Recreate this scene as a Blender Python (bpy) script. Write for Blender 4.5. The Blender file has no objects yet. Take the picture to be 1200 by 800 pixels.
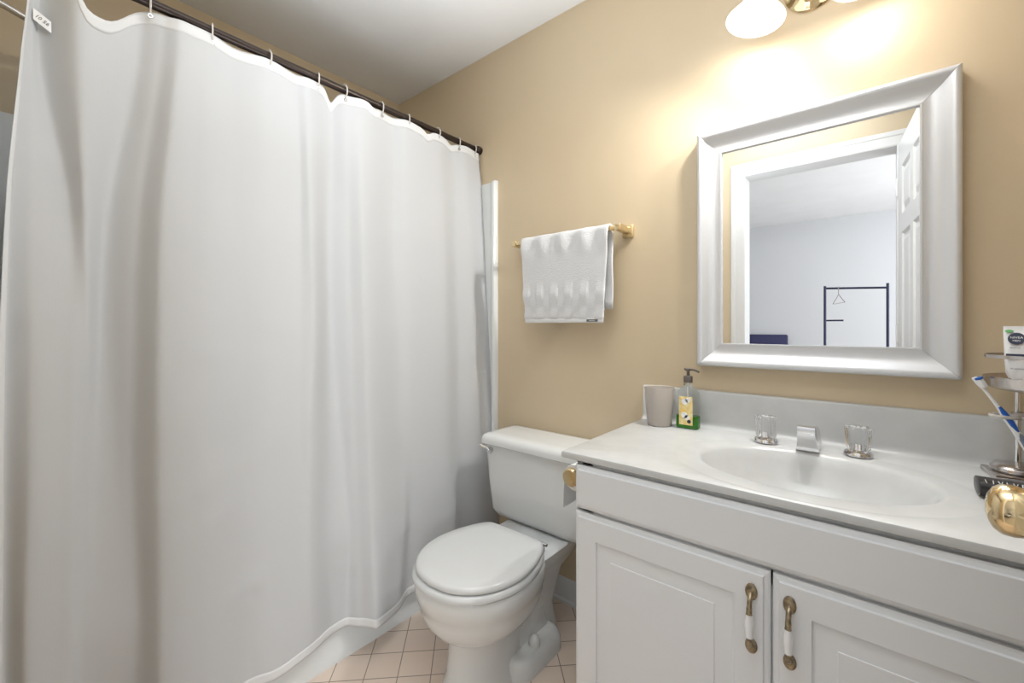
import bpy, bmesh, math, random
from mathutils import Vector, Matrix
random.seed(7)
PI = math.pi
C = bpy.context.scene.collection
scene = bpy.context.scene

# ------------------------------------------------------------------ camera
EYE = 1.135
cam_d = bpy.data.cameras.new('camera'); cam = bpy.data.objects.new('camera', cam_d); C.objects.link(cam)
cam.location = (0, 0, EYE); cam.rotation_euler = (PI/2, 0, math.radians(40))
cam_d.sensor_width = 36; cam_d.lens = 15.02; cam_d.shift_y = -17.5/1200; cam_d.clip_start = 0.02
scene.camera = cam

# ------------------------------------------------------------------ world, lights, exposure
w = bpy.data.worlds.new('world'); scene.world = w; w.use_nodes = True
w.node_tree.nodes['Background'].inputs[0].default_value = (0.9, 0.95, 1, 1)
w.node_tree.nodes['Background'].inputs[1].default_value = 0.2
vs = scene.view_settings
vs.view_transform = 'Standard'; vs.look = 'None'; vs.gamma = 1; vs.use_curve_mapping = False
vs.exposure = 0.2
BULB_W = 1.2            # each vanity bulb
BEAM_W = 30.0           # spots added at the shades, aimed down towards the curtain to boost the lamps
BULB_C = (1.0, 0.95, 0.88)

def area(name, loc, rot, sx, sy, power, col):
    l = bpy.data.lights.new(name, 'AREA'); l.shape = 'RECTANGLE'; l.size = sx; l.size_y = sy
    l.energy = power; l.color = col
    o = bpy.data.objects.new(name, l); C.objects.link(o); o.location = loc; o.rotation_euler = rot
    return o
# unseen fill lights, added to brighten the bedroom and the bathroom
area('bedroom_daylight_fill', (1.9, -1.7, 1.5), (0, PI/2, 0), 1.6, 1.5, 82, (0.93, 0.97, 1.0))  # added daylight fill; no window is built in that wall
up = area('ceiling_wash_fill', (-0.72, 0.62, 1.42), (PI, 0, 0), 0.8, 0.7, 7.4, (0.86, 0.93, 1.0)); up.data.spread = math.radians(110)  # added mid-room fill turned upwards to wash the ceiling
area('bathroom_top_fill', (-0.33, 0.42, 2.43), (0, 0, 0), 0.7, 0.7, 6.8, (0.86, 0.93, 1.0))  # added downward fill below the ceiling, without a fixture

# ------------------------------------------------------------------ materials
def mat(name, col, rough=0.5, metal=0.0, **kw):
    m = bpy.data.materials.new(name); m.use_nodes = True
    b = m.node_tree.nodes['Principled BSDF']
    b.inputs['Base Color'].default_value = (*col, 1); b.inputs['Roughness'].default_value = rough
    b.inputs['Metallic'].default_value = metal
    for k, v in kw.items(): b.inputs[k.replace('_', ' ')].default_value = v
    return m
def nodes(m): return m.node_tree.nodes, m.node_tree.links, m.node_tree.nodes['Principled BSDF']
def add_noise(m, c0, c1, scale=8, detail=4, bump=0.0, bscale=200, dist=0.001):
    n, l, b = nodes(m)
    tc = n.new('ShaderNodeTexCoord'); t = n.new('ShaderNodeTexNoise'); r = n.new('ShaderNodeValToRGB')
    t.inputs['Scale'].default_value = scale; t.inputs['Detail'].default_value = detail
    r.color_ramp.elements[0].position = 0.35; r.color_ramp.elements[1].position = 0.65
    r.color_ramp.elements[0].color = (*c0, 1); r.color_ramp.elements[1].color = (*c1, 1)
    l.new(tc.outputs['Object'], t.inputs['Vector']); l.new(t.outputs['Fac'], r.inputs['Fac']); l.new(r.outputs['Color'], b.inputs['Base Color'])
    if bump:
        t2 = n.new('ShaderNodeTexNoise'); t2.inputs['Scale'].default_value = bscale
        bp = n.new('ShaderNodeBump'); bp.inputs['Strength'].default_value = bump; bp.inputs['Distance'].default_value = dist
        l.new(tc.outputs['Object'], t2.inputs['Vector']); l.new(t2.outputs['Fac'], bp.inputs['Height']); l.new(bp.outputs['Normal'], b.inputs['Normal'])
    return m

M = {}
M['wall'] = add_noise(mat('tan_wall_paint', (0.5, 0.38, 0.24), 0.42), (0.60, 0.49, 0.335), (0.625, 0.51, 0.35), 3, 3, 0.25, 160, 0.0008)
M['ceiling'] = add_noise(mat('ceiling_paint', (0.72, 0.71, 0.69), 0.8), (0.84, 0.835, 0.83), (0.87, 0.865, 0.86), 4, 3, 0.2, 120)
M['room_wall'] = mat('grey_bedroom_paint', (0.62, 0.62, 0.63), 0.8)
M['trim'] = mat('white_gloss_trim', (0.70, 0.70, 0.69), 0.3)
M['carpet'] = add_noise(mat('beige_carpet', (0.45, 0.4, 0.34), 0.95), (0.42, 0.37, 0.31), (0.48, 0.43, 0.37), 60)
M['porcelain'] = mat('white_porcelain', (0.72, 0.73, 0.725), 0.1, IOR=1.5)
M['seat'] = mat('white_seat_plastic', (0.65, 0.66, 0.66), 0.16)
M['tub'] = mat('white_tub_acrylic', (0.76, 0.78, 0.78), 0.16)
M['cabinet'] = mat('white_cabinet_paint', (0.76, 0.775, 0.795), 0.33)
M['marble'] = add_noise(mat('cultured_marble', (0.8, 0.8, 0.78), 0.24), (0.535, 0.54, 0.535), (0.575, 0.58, 0.575), 14, 8)
M['brass'] = mat('polished_brass', (0.74, 0.58, 0.34), 0.12, 1.0)
M['pale_brass'] = mat('pale_brass', (0.80, 0.66, 0.42), 0.22, 1.0)
M['antique'] = add_noise(mat('antique_brass', (0.3, 0.23, 0.14), 0.35, 0.9), (0.20, 0.16, 0.11), (0.42, 0.34, 0.22), 120, 3)
M['ceramic'] = mat('white_ceramic', (0.85, 0.86, 0.88), 0.08)
M['chrome'] = mat('chrome', (0.80, 0.80, 0.82), 0.08, 1.0)
M['steel'] = mat('brushed_steel', (0.62, 0.58, 0.56), 0.2, 1.0)
M['mirror'] = mat('mirror_silvering', (0.93, 0.94, 0.95), 0.0, 1.0)
M['frame'] = mat('satin_silver_frame', (0.69, 0.70, 0.72), 0.32, 0.32)
M['rod'] = mat('dark_bronze_rod', (0.045, 0.032, 0.026), 0.3, 0.6)
M['black'] = mat('black_plastic', (0.02, 0.02, 0.022), 0.35)
M['gunmetal'] = mat('grey_brown_pump_plastic', (0.12, 0.10, 0.09), 0.3)
M['white'] = mat('white_plastic', (0.85, 0.85, 0.85), 0.3)
M['navy'] = mat('navy_fabric', (0.03, 0.03, 0.09), 0.7)
M['rackpaint'] = mat('dark_navy_metal', (0.015, 0.018, 0.05), 0.4, 0.3)
M['sheet'] = mat('white_linen', (0.7, 0.7, 0.7), 0.9)
M['blue'] = mat('blue_rubber', (0.02, 0.12, 0.5), 0.3)
M['greyblue'] = mat('grey_blue_rubber', (0.20, 0.24, 0.32), 0.35)
M['lightblue'] = mat('pale_blue_bristle', (0.35, 0.62, 0.85), 0.6)
M['green'] = mat('green_print', (0.12, 0.42, 0.12), 0.5)
M['ink'] = mat('navy_print', (0.02, 0.025, 0.06), 0.4)
M['greyink'] = mat('grey_print', (0.15, 0.15, 0.15), 0.5)
M['paper'] = mat('tissue_paper', (0.84, 0.84, 0.83), 0.95)
M['card'] = mat('brown_card', (0.2, 0.12, 0.07), 0.9)
M['acrylic'] = mat('clear_acrylic', (0.97, 0.98, 1.0), 0.12, Transmission_Weight=1.0, IOR=1.45)
M['glass'] = mat('clear_plastic_bottle', (0.96, 0.98, 0.97), 0.04, Transmission_Weight=1.0, IOR=1.2)
M['soap'] = mat('green_liquid_soap', (0.10, 0.42, 0.05), 0.1, Transmission_Weight=0.55, IOR=1.33)
M['ring'] = mat('clear_ring_plastic', (0.80, 0.76, 0.72), 0.15, Transmission_Weight=0.35, IOR=1.4)
M['frost'] = mat('frosted_grey_glass', (0.60, 0.55, 0.50), 0.4, Transmission_Weight=0.3, IOR=1.2)
M['wax'] = mat('candle_wax', (0.62, 0.55, 0.48), 0.6)

# fabrics that let some light through
def fabric(name, col, trans, weave=900, bump=0.15):
    m = mat(name, col, 0.85); n, l, b = nodes(m)
    tr = n.new('ShaderNodeBsdfTranslucent'); tr.inputs[0].default_value = (*col, 1)
    mx = n.new('ShaderNodeMixShader'); mx.inputs[0].default_value = trans
    out = n['Material Output']
    l.new(b.outputs[0], mx.inputs[1]); l.new(tr.outputs[0], mx.inputs[2]); l.new(mx.outputs[0], out.inputs[0])
    tc = n.new('ShaderNodeTexCoord')
    mp = n.new('ShaderNodeMapping'); mp.inputs['Scale'].default_value = (1, 1, 0.12)
    t = n.new('ShaderNodeTexNoise'); t.inputs['Scale'].default_value = weave; t.inputs['Detail'].default_value = 2
    bp = n.new('ShaderNodeBump'); bp.inputs['Strength'].default_value = bump; bp.inputs['Distance'].default_value = 0.0006
    l.new(tc.outputs['Object'], mp.inputs[0]); l.new(mp.outputs[0], t.inputs['Vector']); l.new(t.outputs['Fac'], bp.inputs['Height'])
    t3 = n.new('ShaderNodeTexNoise'); t3.inputs['Scale'].default_value = 7; t3.inputs['Detail'].default_value = 3
    b3 = n.new('ShaderNodeBump'); b3.inputs['Strength'].default_value = 0.25; b3.inputs['Distance'].default_value = 0.006
    l.new(tc.outputs['Object'], t3.inputs['Vector']); l.new(t3.outputs['Fac'], b3.inputs['Height']); l.new(bp.outputs['Normal'], b3.inputs['Normal'])
    l.new(b3.outputs['Normal'], b.inputs['Normal'])
    return m
M['curtain'] = fabric('white_polyester', (0.68, 0.69, 0.705), 0.25, 500, 0.25)
M['hem'] = fabric('white_polyester_double', (0.76, 0.765, 0.77), 0.12, 500, 0.2)

# terry towel with woven block rows
m = mat('white_terry', (0.70, 0.705, 0.715), 0.95); n, l, b = nodes(m)
tc = n.new('ShaderNodeTexCoord'); t = n.new('ShaderNodeTexNoise'); t.inputs['Scale'].default_value = 260; t.inputs['Detail'].default_value = 3
bp = n.new('ShaderNodeBump'); bp.inputs['Strength'].default_value = 0.6; bp.inputs['Distance'].default_value = 0.003
l.new(tc.outputs['Object'], t.inputs['Vector']); l.new(t.outputs['Fac'], bp.inputs['Height']); l.new(bp.outputs['Normal'], b.inputs['Normal'])
M['terry'] = m

# diagonal floor tile
m = mat('beige_floor_tile', (0.5, 0.4, 0.32), 0.35); n, l, b = nodes(m)
tc = n.new('ShaderNodeTexCoord'); mp = n.new('ShaderNodeMapping')
mp.inputs['Rotation'].default_value = (0, 0, PI/4); mp.inputs['Location'].default_value = (0.02, 0.035, 0)
br = n.new('ShaderNodeTexBrick'); br.offset = 0.0; br.squash = 1.0
br.inputs['Scale'].default_value = 1.0; br.inputs['Brick Width'].default_value = 0.107; br.inputs['Row Height'].default_value = 0.107
br.inputs['Mortar Size'].default_value = 0.0016; br.inputs['Mortar Smooth'].default_value = 0.1; br.inputs['Bias'].default_value = 0
br.inputs['Color1'].default_value = (0.84, 0.70, 0.59, 1); br.inputs['Color2'].default_value = (0.81, 0.67, 0.565, 1)
br.inputs['Mortar'].default_value = (0.34, 0.25, 0.19, 1)
bp = n.new('ShaderNodeBump'); bp.invert = True; bp.inputs['Strength'].default_value = 0.4; bp.inputs['Distance'].default_value = 0.001
l.new(tc.outputs['Object'], mp.inputs[0]); l.new(mp.outputs[0], br.inputs['Vector']); l.new(br.outputs['Color'], b.inputs['Base Color'])
l.new(br.outputs['Fac'], bp.inputs['Height']); l.new(bp.outputs['Normal'], b.inputs['Normal'])
M['tile'] = m

# lamp shade: opal glass glowing from its bulb
m = mat('opal_lamp_glass', (0.95, 0.93, 0.9), 0.25); n, l, b = nodes(m)
b.inputs['Emission Color'].default_value = (1.0, 0.97, 0.91, 1); b.inputs['Emission Strength'].default_value = 1.5
M['shade'] = m
m = mat('lit_bulb', (1, 1, 1), 0.3); n, l, b = nodes(m)
b.inputs['Emission Color'].default_value = (1.0, 0.9, 0.75, 1); b.inputs['Emission Strength'].default_value = 6
M['bulb'] = m

# soap label, yellow with pale fruit patches
M['label'] = add_noise(mat('yellow_label', (0.75, 0.5, 0.1), 0.5), (0.80, 0.56, 0.14), (0.84, 0.72, 0.42), 70, 2)

# ------------------------------------------------------------------ mesh helpers
def smooth(me, ang=35):
    for p in me.polygons: p.use_smooth = True
    try: me.set_sharp_from_angle(angle=math.radians(ang))
    except Exception: pass
def obj(name, bm, m, parent=None, sm=True, ang=35):
    bmesh.ops.recalc_face_normals(bm, faces=bm.faces[:])
    me = bpy.data.meshes.new(name); bm.to_mesh(me); bm.free()
    ms = m if isinstance(m, (list, tuple)) else [m]
    for k in ms: me.materials.append(M[k] if isinstance(k, str) else k)
    if sm: smooth(me, ang)
    o = bpy.data.objects.new(name, me); C.objects.link(o)
    if parent:
        o.parent = parent
        o.location = -Vector(root_of(parent))
        # children are modelled in world space; cancel the roots' offsets
    return o
_off = {}
def root_of(p):
    # world translation already carried by the parent chain
    v = Vector((0, 0, 0))
    while p is not None:
        v += p.location; p = p.parent
    return v
def tag(o, label=None, cat=None, group=None, kind=None):
    if label: o['label'] = label
    if cat: o['category'] = cat
    if group: o['group'] = group
    if kind: o['kind'] = kind
    return o
def thing(name, label, cat, loc=(0, 0, 0), group=None):
    o = bpy.data.objects.new(name, None); C.objects.link(o); o.location = loc; o.empty_display_size = 0.05
    return tag(o, label, cat, group)
def struct(name, bm, m, parent=None, **k):
    o = obj(name, bm, m, parent, **k)
    if parent is None: o['kind'] = 'structure'
    return o
def BM(): return bmesh.new()
def box(bm, x0, x1, y0, y1, z0, z1, bev=0.0, seg=2, mi=0, rot=None, piv=None):
    r = bmesh.ops.create_cube(bm, size=1.0)
    vs_ = r['verts']
    bmesh.ops.scale(bm, vec=(x1-x0, y1-y0, z1-z0), verts=vs_)
    bmesh.ops.translate(bm, vec=((x0+x1)/2, (y0+y1)/2, (z0+z1)/2), verts=vs_)
    fs = list({f for v in vs_ for f in v.link_faces})
    for f in fs: f.material_index = mi
    if bev:
        es = list({e for v in vs_ for e in v.link_edges})
        r2 = bmesh.ops.bevel(bm, geom=es, offset=bev, segments=seg, profile=0.5, affect='EDGES')
        vs_ = list({v for f in r2['faces'] for v in f.verts} | {v for v in vs_ if v.is_valid})
        for v in vs_:
            for f in v.link_faces: f.material_index = mi
    if rot is not None:
        bmesh.ops.rotate(bm, cent=piv or ((x0+x1)/2, (y0+y1)/2, (z0+z1)/2), matrix=rot, verts=[v for v in vs_ if v.is_valid])
    return bm
def loft(bm, rings, close=True, cap0=True, cap1=True, mi=0, loop=False):
    """rings: lists of points with equal counts."""
    vr = [[bm.verts.new(p) for p in r] for r in rings]
    n_ = len(vr[0])
    pairs = list(zip(vr, vr[1:]))
    if loop: pairs.append((vr[-1], vr[0]))
    for a, b_ in pairs:
        for i in range(n_ if close else n_-1):
            j = (i+1) % n_
            f = bm.faces.new((a[i], a[j], b_[j], b_[i])); f.material_index = mi
    if cap0 and not loop: bm.faces.new(vr[0][::-1]).material_index = mi
    if cap1 and not loop: bm.faces.new(vr[-1]).material_index = mi
    return vr
def circ(c, r, ax, n_=24, ph=0):
    """circle of points about c, normal ax, radius r or (ra, rb)."""
    ax = Vector(ax).normalized()
    u = ax.orthogonal().normalized() if abs(ax.z) < 0.99 else Vector((1, 0, 0))
    if abs(ax.z) < 0.99: u = Vector((0, 0, 1)).cross(ax).normalized()
    v = ax.cross(u)
    ra, rb = (r if isinstance(r, tuple) else (r, r))
    c = Vector(c)
    return [c + u*(ra*math.cos(ph+2*PI*i/n_)) + v*(rb*math.sin(ph+2*PI*i/n_)) for i in range(n_)]
def lathe(bm, base, ax, prof, n_=28, mi=0, cap0=True, cap1=True, rf=None):
    """prof: (radius, distance along axis)."""
    ax = Vector(ax).normalized(); base = Vector(base)
    rings = []
    for r, h in prof:
        ring = circ(base+ax*h, max(r, 1e-5), ax, n_)
        if rf: ring = [base+ax*h+(p-(base+ax*h))*rf(i, h) for i, p in enumerate(ring)]
        rings.append(ring)
    return loft(bm, rings, True, cap0, cap1, mi)
def tube(bm, pts, r, n_=12, mi=0, caps=True):
    pts = [Vector(p) for p in pts]; rings = []
    rr = r if isinstance(r, (list, tuple)) else [r]*len(pts)
    t0 = (pts[1]-pts[0]).normalized()
    u = t0.orthogonal().normalized()
    for i, p in enumerate(pts):
        t = (pts[min(i+1, len(pts)-1)]-pts[max(i-1, 0)]).normalized()
        u = (u-t*u.dot(t)).normalized(); v = t.cross(u)
        rings.append([p+u*(rr[i]*math.cos(2*PI*k/n_))+v*(rr[i]*math.sin(2*PI*k/n_)) for k in range(n_)])
    return loft(bm, rings, True, caps, caps, mi)
def torus(bm, c, ax, R, r, n1=24, n2=8, mi=0, sz=1.0):
    ax = Vector(ax).normalized(); c = Vector(c)
    u = Vector((0, 0, 1)).cross(ax).normalized() if abs(ax.z) < 0.99 else Vector((1, 0, 0)); v = ax.cross(u)
    rings = []
    for i in range(n1):
        a = 2*PI*i/n1; d = u*math.cos(a)+v*math.sin(a)*sz; dn = (u*math.cos(a)+v*math.sin(a)).normalized()
        rings.append([c+d*R+dn*(r*math.cos(2*PI*k/n2))+ax*(r*math.sin(2*PI*k/n2)) for k in range(n2)])
    loft(bm, rings, True, False, False, mi, loop=True)
def cr(pts, n_=6, closed=False):
    """Catmull-Rom through points."""
    P_ = [Vector(p) for p in pts]; out = []; N = len(P_)
    for i in range(N if closed else N-1):
        if closed: p0, p1, p2, p3 = P_[i-1], P_[i], P_[(i+1) % N], P_[(i+2) % N]
        else: p0, p1, p2, p3 = P_[max(i-1, 0)], P_[i], P_[i+1], P_[min(i+2, N-1)]
        for k in range(n_):
            t = k/n_
            out.append(0.5*((2*p1)+(p2-p0)*t+(2*p0-5*p1+4*p2-p3)*t*t+(3*p1-p0-3*p2+p3)*t**3))
    if not closed: out.append(P_[-1])
    return out
def prism(bm, outline, z0, z1, bev=0.0, seg=3, mi=0):
    """outline xy, vertical prism with rounded top and bottom edges."""
    c = sum((Vector((p[0], p[1], 0)) for p in outline), Vector())/len(outline)
    N = len(outline); O = [Vector((p[0], p[1], 0)) for p in outline]
    nr = []
    for i in range(N):
        t = (O[(i+1) % N]-O[i-1]); q = Vector((t.y, -t.x, 0)).normalized()
        if q.dot(O[i]-c) < 0: q = -q
        nr.append(q)
    rings = []
    lv = []
    if bev:
        for k in range(seg+1):
            a = PI/2*k/seg; lv.append((z0+bev*(1-math.sin(a)), bev*(1-math.cos(a))))
        lv = lv[::-1]
        lv = [(z0+bev*(1-math.cos(PI/2*k/seg)), bev*(1-math.sin(PI/2*k/seg))) for k in range(seg+1)]
        lv += [(z1-bev*(1-math.sin(PI/2*k/seg)) if False else z1-bev+bev*math.sin(PI/2*k/seg), bev*(1-math.cos(PI/2*k/seg))) for k in range(seg+1)]
    else: lv = [(z0, 0), (z1, 0)]
    for z, i_ in lv: rings.append([Vector((p.x, p.y, z))-nr[j]*i_ for j, p in enumerate(O)])
    return loft(bm, rings, mi=mi)
def text(bm, s, size, M4, depth=0.0004, mi=0, align='CENTER'):
    cu = bpy.data.curves.new('lettering', 'FONT'); cu.body = s; cu.size = size; cu.align_x = align; cu.align_y = 'CENTER'
    cu.extrude = depth; cu.resolution_u = 2
    o = bpy.data.objects.new('lettering', cu); C.objects.link(o)
    dg = bpy.context.evaluated_depsgraph_get(); dg.update()
    me = bpy.data.meshes.new_from_object(o.evaluated_get(dg))
    bpy.data.objects.remove(o); bpy.data.curves.remove(cu)
    me.transform(M4)
    n0 = len(bm.faces); bm.from_mesh(me); bm.faces.ensure_lookup_table()
    for f in bm.faces[n0:]: f.material_index = mi
    bpy.data.meshes.remove(me)
def frame_m(o, xdir, ydir):
    """matrix that puts local x along xdir, y along ydir, at o"""
    x = Vector(xdir).normalized(); y = Vector(ydir).normalized(); z = x.cross(y).normalized(); y = z.cross(x)
    return Matrix(((x.x, y.x, z.x, o[0]), (x.y, y.y, z.y, o[1]), (x.z, y.z, z.z, o[2]), (0, 0, 0, 1)))

# ------------------------------------------------------------------ room dimensions
XL, XR = -2.128, 0.50          # side walls
YB, YF = 1.50, -0.02           # wall with the mirror, wall with the door
H = 2.442
DX0, DX1, DZ = -0.60, 0.105, 2.07   # door opening
TW = 0.12
BY = -3.45                     # far wall of the bedroom

# ------------------------------------------------------------------ setting
def wallbox(name, b, m='wall'):
    bm = BM(); box(bm, *b); return struct(name, bm, m, sm=False)
wallbox('floor', (XL-0.1, XR+0.1, YF-TW/2, YB+0.1, -0.1, 0), 'tile')
wallbox('wall_back', (XL-0.1, XR+0.1, YB, YB+0.1, 0, H))
wallbox('wall_left', (XL-0.1, XL, YF-TW/2, YB, 0, H))
wallbox('wall_right', (XR, XR+0.1, YF-TW/2, YB, 0, H))
wallbox('ceiling', (XL-0.1, XR+0.1, YF-TW, YB+0.1, H, H+0.1), 'ceiling')
bm = BM()
for a in ((XL-0.1, DX0-0.015, 0, H), (DX1+0.015, XR+0.1, 0, H), (DX0-0.015, DX1+0.015, DZ+0.015, H)):
    box(bm, a[0], a[1], YF-TW/2, YF, a[2], a[3])
struct('wall_front', bm, 'wall', sm=False)
# the bedroom beyond
bm = BM()
for a in ((-2.4, DX0-0.015, 0, H), (DX1+0.015, 2.1, 0, H), (DX0-0.015, DX1+0.015, DZ+0.015, H)):
    box(bm, a[0], a[1], YF-TW, YF-TW/2-0.001, a[2], a[3])
struct('wall_bedroom_near', bm, 'room_wall', sm=False)
wallbox('wall_bedroom_far', (-2.5, 2.2, BY-0.1, BY, 0, H), 'room_wall')
wallbox('wall_bedroom_left', (-2.5, -2.4, BY, YF-TW, 0, H), 'room_wall')
wallbox('wall_bedroom_right', (2.1, 2.2, BY, YF-TW, 0, H), 'room_wall')
wallbox('ceiling_bedroom', (-2.5, 2.2, BY-0.1, YF-TW, H, H+0.1), 'ceiling')
wallbox('floor_bedroom', (-2.5, 2.2, BY-0.1, YF-TW/2, -0.1, 0.0), 'carpet')

# door frame: jamb, stop and casing (an open profile swept round the opening)
def casing(bm, y, out):
    """stepped casing on the wall face at y; out = -1 or +1 is the way it stands out"""
    prof = [(0.0, 0.0), (0.0, 0.010), (0.006, 0.013), (0.05, 0.014), (0.056, 0.017), (0.075, 0.017), (0.080, 0.012), (0.080, 0.0)]
    rings = []
    for d, h in prof:
        x0, x1, z1 = DX0-d, DX1+d, DZ+d
        rings.append([(x0, y+out*h, 0), (x0, y+out*h, z1), (x1, y+out*h, z1), (x1, y+out*h, 0)])
    loft(bm, rings, close=False, cap0=False, cap1=False)
bm = BM(); casing(bm, YF, 1); struct('trim_1', bm, 'trim', ang=20)
bm = BM(); casing(bm, YF-TW, -1); struct('trim_2', bm, 'trim', ang=20)
bm = BM()
box(bm, DX0-0.015, DX0, YF-TW, YF, 0, DZ); box(bm, DX1, DX1+0.015, YF-TW, YF, 0, DZ); box(bm, DX0-0.015, DX1+0.015, YF-TW, YF, DZ, DZ+0.015)
struct('trim_3', bm, 'trim', sm=False)

# baseboard with shoe moulding
def baseboard(name, p0, p1, nrm):
    prof = [(0, 0), (0.020, 0), (0.019, 0.010), (0.012, 0.017), (0.011, 0.075), (0.007, 0.088), (0.002, 0.096), (0, 0.096)]
    nv = Vector(nrm); bm = BM()
    loft(bm, [[Vector((p0[0], p0[1], h))+nv*d for d, h in prof], [Vector((p1[0], p1[1], h))+nv*d for d, h in prof]])
    struct(name, bm, 'trim', ang=25)
baseboard('baseboard_back', (-1.34, YB), (-0.585, YB), (0, -1, 0))
baseboard('baseboard_right', (XR, YF), (XR, YB), (-1, 0, 0))
baseboard('baseboard_front_left', (-1.37, YF), (DX0-0.08, YF), (0, 1, 0))
baseboard('baseboard_front_right', (DX1+0.08, YF), (XR, YF), (0, 1, 0))

# open six panel door, hinged on the right jamb and swung into the bathroom
ang = math.atan2(0.69, 0.062)
dr = bpy.data.objects.new('door_1', None); C.objects.link(dr); dr.location = (DX1+0.004, YF+0.024, 0); dr['kind'] = 'structure'
dirv = Vector((math.cos(ang), math.sin(ang), 0)); nrmv = Vector((-dirv.y, dirv.x, 0))  # nrmv points towards -x (room side)
DW = 0.70; TH = 0.035
def leafpt(s, n_, z): return Vector((dr.location.x, dr.location.y, 0)) + dirv*s + nrmv*n_ + Vector((0, 0, z))
bm = BM()
cols_ = [(0, 0.105), (0.105, 0.315), (0.315, 0.385), (0.385, 0.595), (0.595, DW)]
rows_ = [(0.012, 0.25), (0.25, 0.78), (0.78, 0.93), (0.93, 1.60), (1.60, 1.69), (1.69, 1.93), (1.93, DZ-0.006)]
for side in (0, 1):
    nn = 0.0 if side == 0 else -TH; sg = 1 if side == 0 else -1
    for ci, (s0, s1) in enumerate(cols_):
        for ri, (z0, z1) in enumerate(rows_):
            if ci % 2 == 1 and ri % 2 == 1:
                steps = [(0, 0), (0.012, -0.009), (0.022, -0.009), (0.045, -0.002)]
                rg = [[leafpt(s0+e, nn+sg*h, z0+e), leafpt(s1-e, nn+sg*h, z0+e), leafpt(s1-e, nn+sg*h, z1-e), leafpt(s0+e, nn+sg*h, z1-e)] for e, h in steps]
                loft(bm, rg, cap0=False)
            else:
                bm.faces.new([bm.verts.new(leafpt(s, nn, z)) for s, z in ((s0, z0), (s1, z0), (s1, z1), (s0, z1))])
zb, zt = rows_[0][0], rows_[-1][1]
for q in (((0, 0, zb), (0, -TH, zb), (0, -TH, zt), (0, 0, zt)), ((DW, 0, zb), (DW, -TH, zb), (DW, -TH, zt), (DW, 0, zt)),
          ((0, 0, zt), (DW, 0, zt), (DW, -TH, zt), (0, -TH, zt)), ((0, 0, zb), (DW, 0, zb), (DW, -TH, zb), (0, -TH, zb))):
    bm.faces.new([bm.verts.new(leafpt(*p)) for p in q])
bmesh.ops.remove_doubles(bm, verts=bm.verts[:], dist=0.0002)
obj('door_leaf', bm, 'trim', dr, ang=15)
KZ = 0.951
for sg, nn in ((1, 0.0), (-1, -TH)):
    bm = BM()
    lathe(bm, leafpt(DW-0.058, nn, KZ), nrmv*sg, [(0.032, 0), (0.032, 0.004), (0.027, 0.009), (0.013, 0.012), (0.0115, 0.032), (0.014, 0.038), (0.0195, 0.043), (0.0235, 0.0495), (0.0253, 0.057), (0.0245, 0.065), (0.0205, 0.071), (0.013, 0.075), (0.006, 0.0765), (0.0, 0.0768)], 40)
    obj('door_knob', bm, 'brass', dr, ang=60)
for z in (0.25, 1.1, 1.85):
    bm = BM(); tube(bm, [leafpt(-0.004, 0.004, z-0.045), leafpt(-0.004, 0.004, z+0.045)], 0.006, 10); obj('hinge', bm, 'trim', dr)

# ------------------------------------------------------------------ bathtub and its surround
tubt = thing('bathtub', 'white alcove bathtub with a plain apron behind the shower curtain', 'bathtub', (-1.75, 0.74, 0))
def rrect(x0, x1, y0, y1, r, z, n_=6):
    pts = []
    for cx, cy, a0 in ((x1-r, y1-r, 0), (x0+r, y1-r, PI/2), (x0+r, y0+r, PI), (x1-r, y0+r, 1.5*PI)):
        for k in range(n_+1):
            a = a0+PI/2*k/n_; pts.append((cx+r*math.cos(a), cy+r*math.sin(a), z))
    return pts
X0, X1, Y0, Y1 = XL+0.002, -1.378, YF+0.002, YB-0.002
bm = BM()
rings = [rrect(X0, X1, Y0, Y1, 0.004, 0.0), rrect(X0, X1, Y0, Y1, 0.004, 0.04), rrect(X0, X1-0.004, Y0, Y1, 0.004, 0.05),
         rrect(X0, X1-0.004, Y0, Y1, 0.004, 0.34), rrect(X0, X1, Y0, Y1, 0.006, 0.352), rrect(X0, X1, Y0, Y1, 0.006, 0.37), rrect(X0+0.004, X1-0.006, Y0+0.004, Y1-0.004, 0.01, 0.38),
         rrect(X0+0.06, X1-0.075, Y0+0.09, Y1-0.08, 0.1, 0.38), rrect(X0+0.07, X1-0.088, Y0+0.105, Y1-0.09, 0.1, 0.368), rrect(X0+0.11, X1-0.12, Y0+0.14, Y1-0.2, 0.1, 0.12), rrect(X0+0.16, X1-0.17, Y0+0.2, Y1-0.28, 0.08, 0.07)]
loft(bm, rings, cap0=True, cap1=True)
obj('basin', bm, 'tub', tubt, ang=50)
bm = BM(); lathe(bm, (-1.75, 0.25, 0.072), (0, 0, 1), [(0.03, 0), (0.03, 0.003), (0.02, 0.004), (0, 0.003)], 20); obj('drain', bm, 'chrome', tubt)

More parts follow.
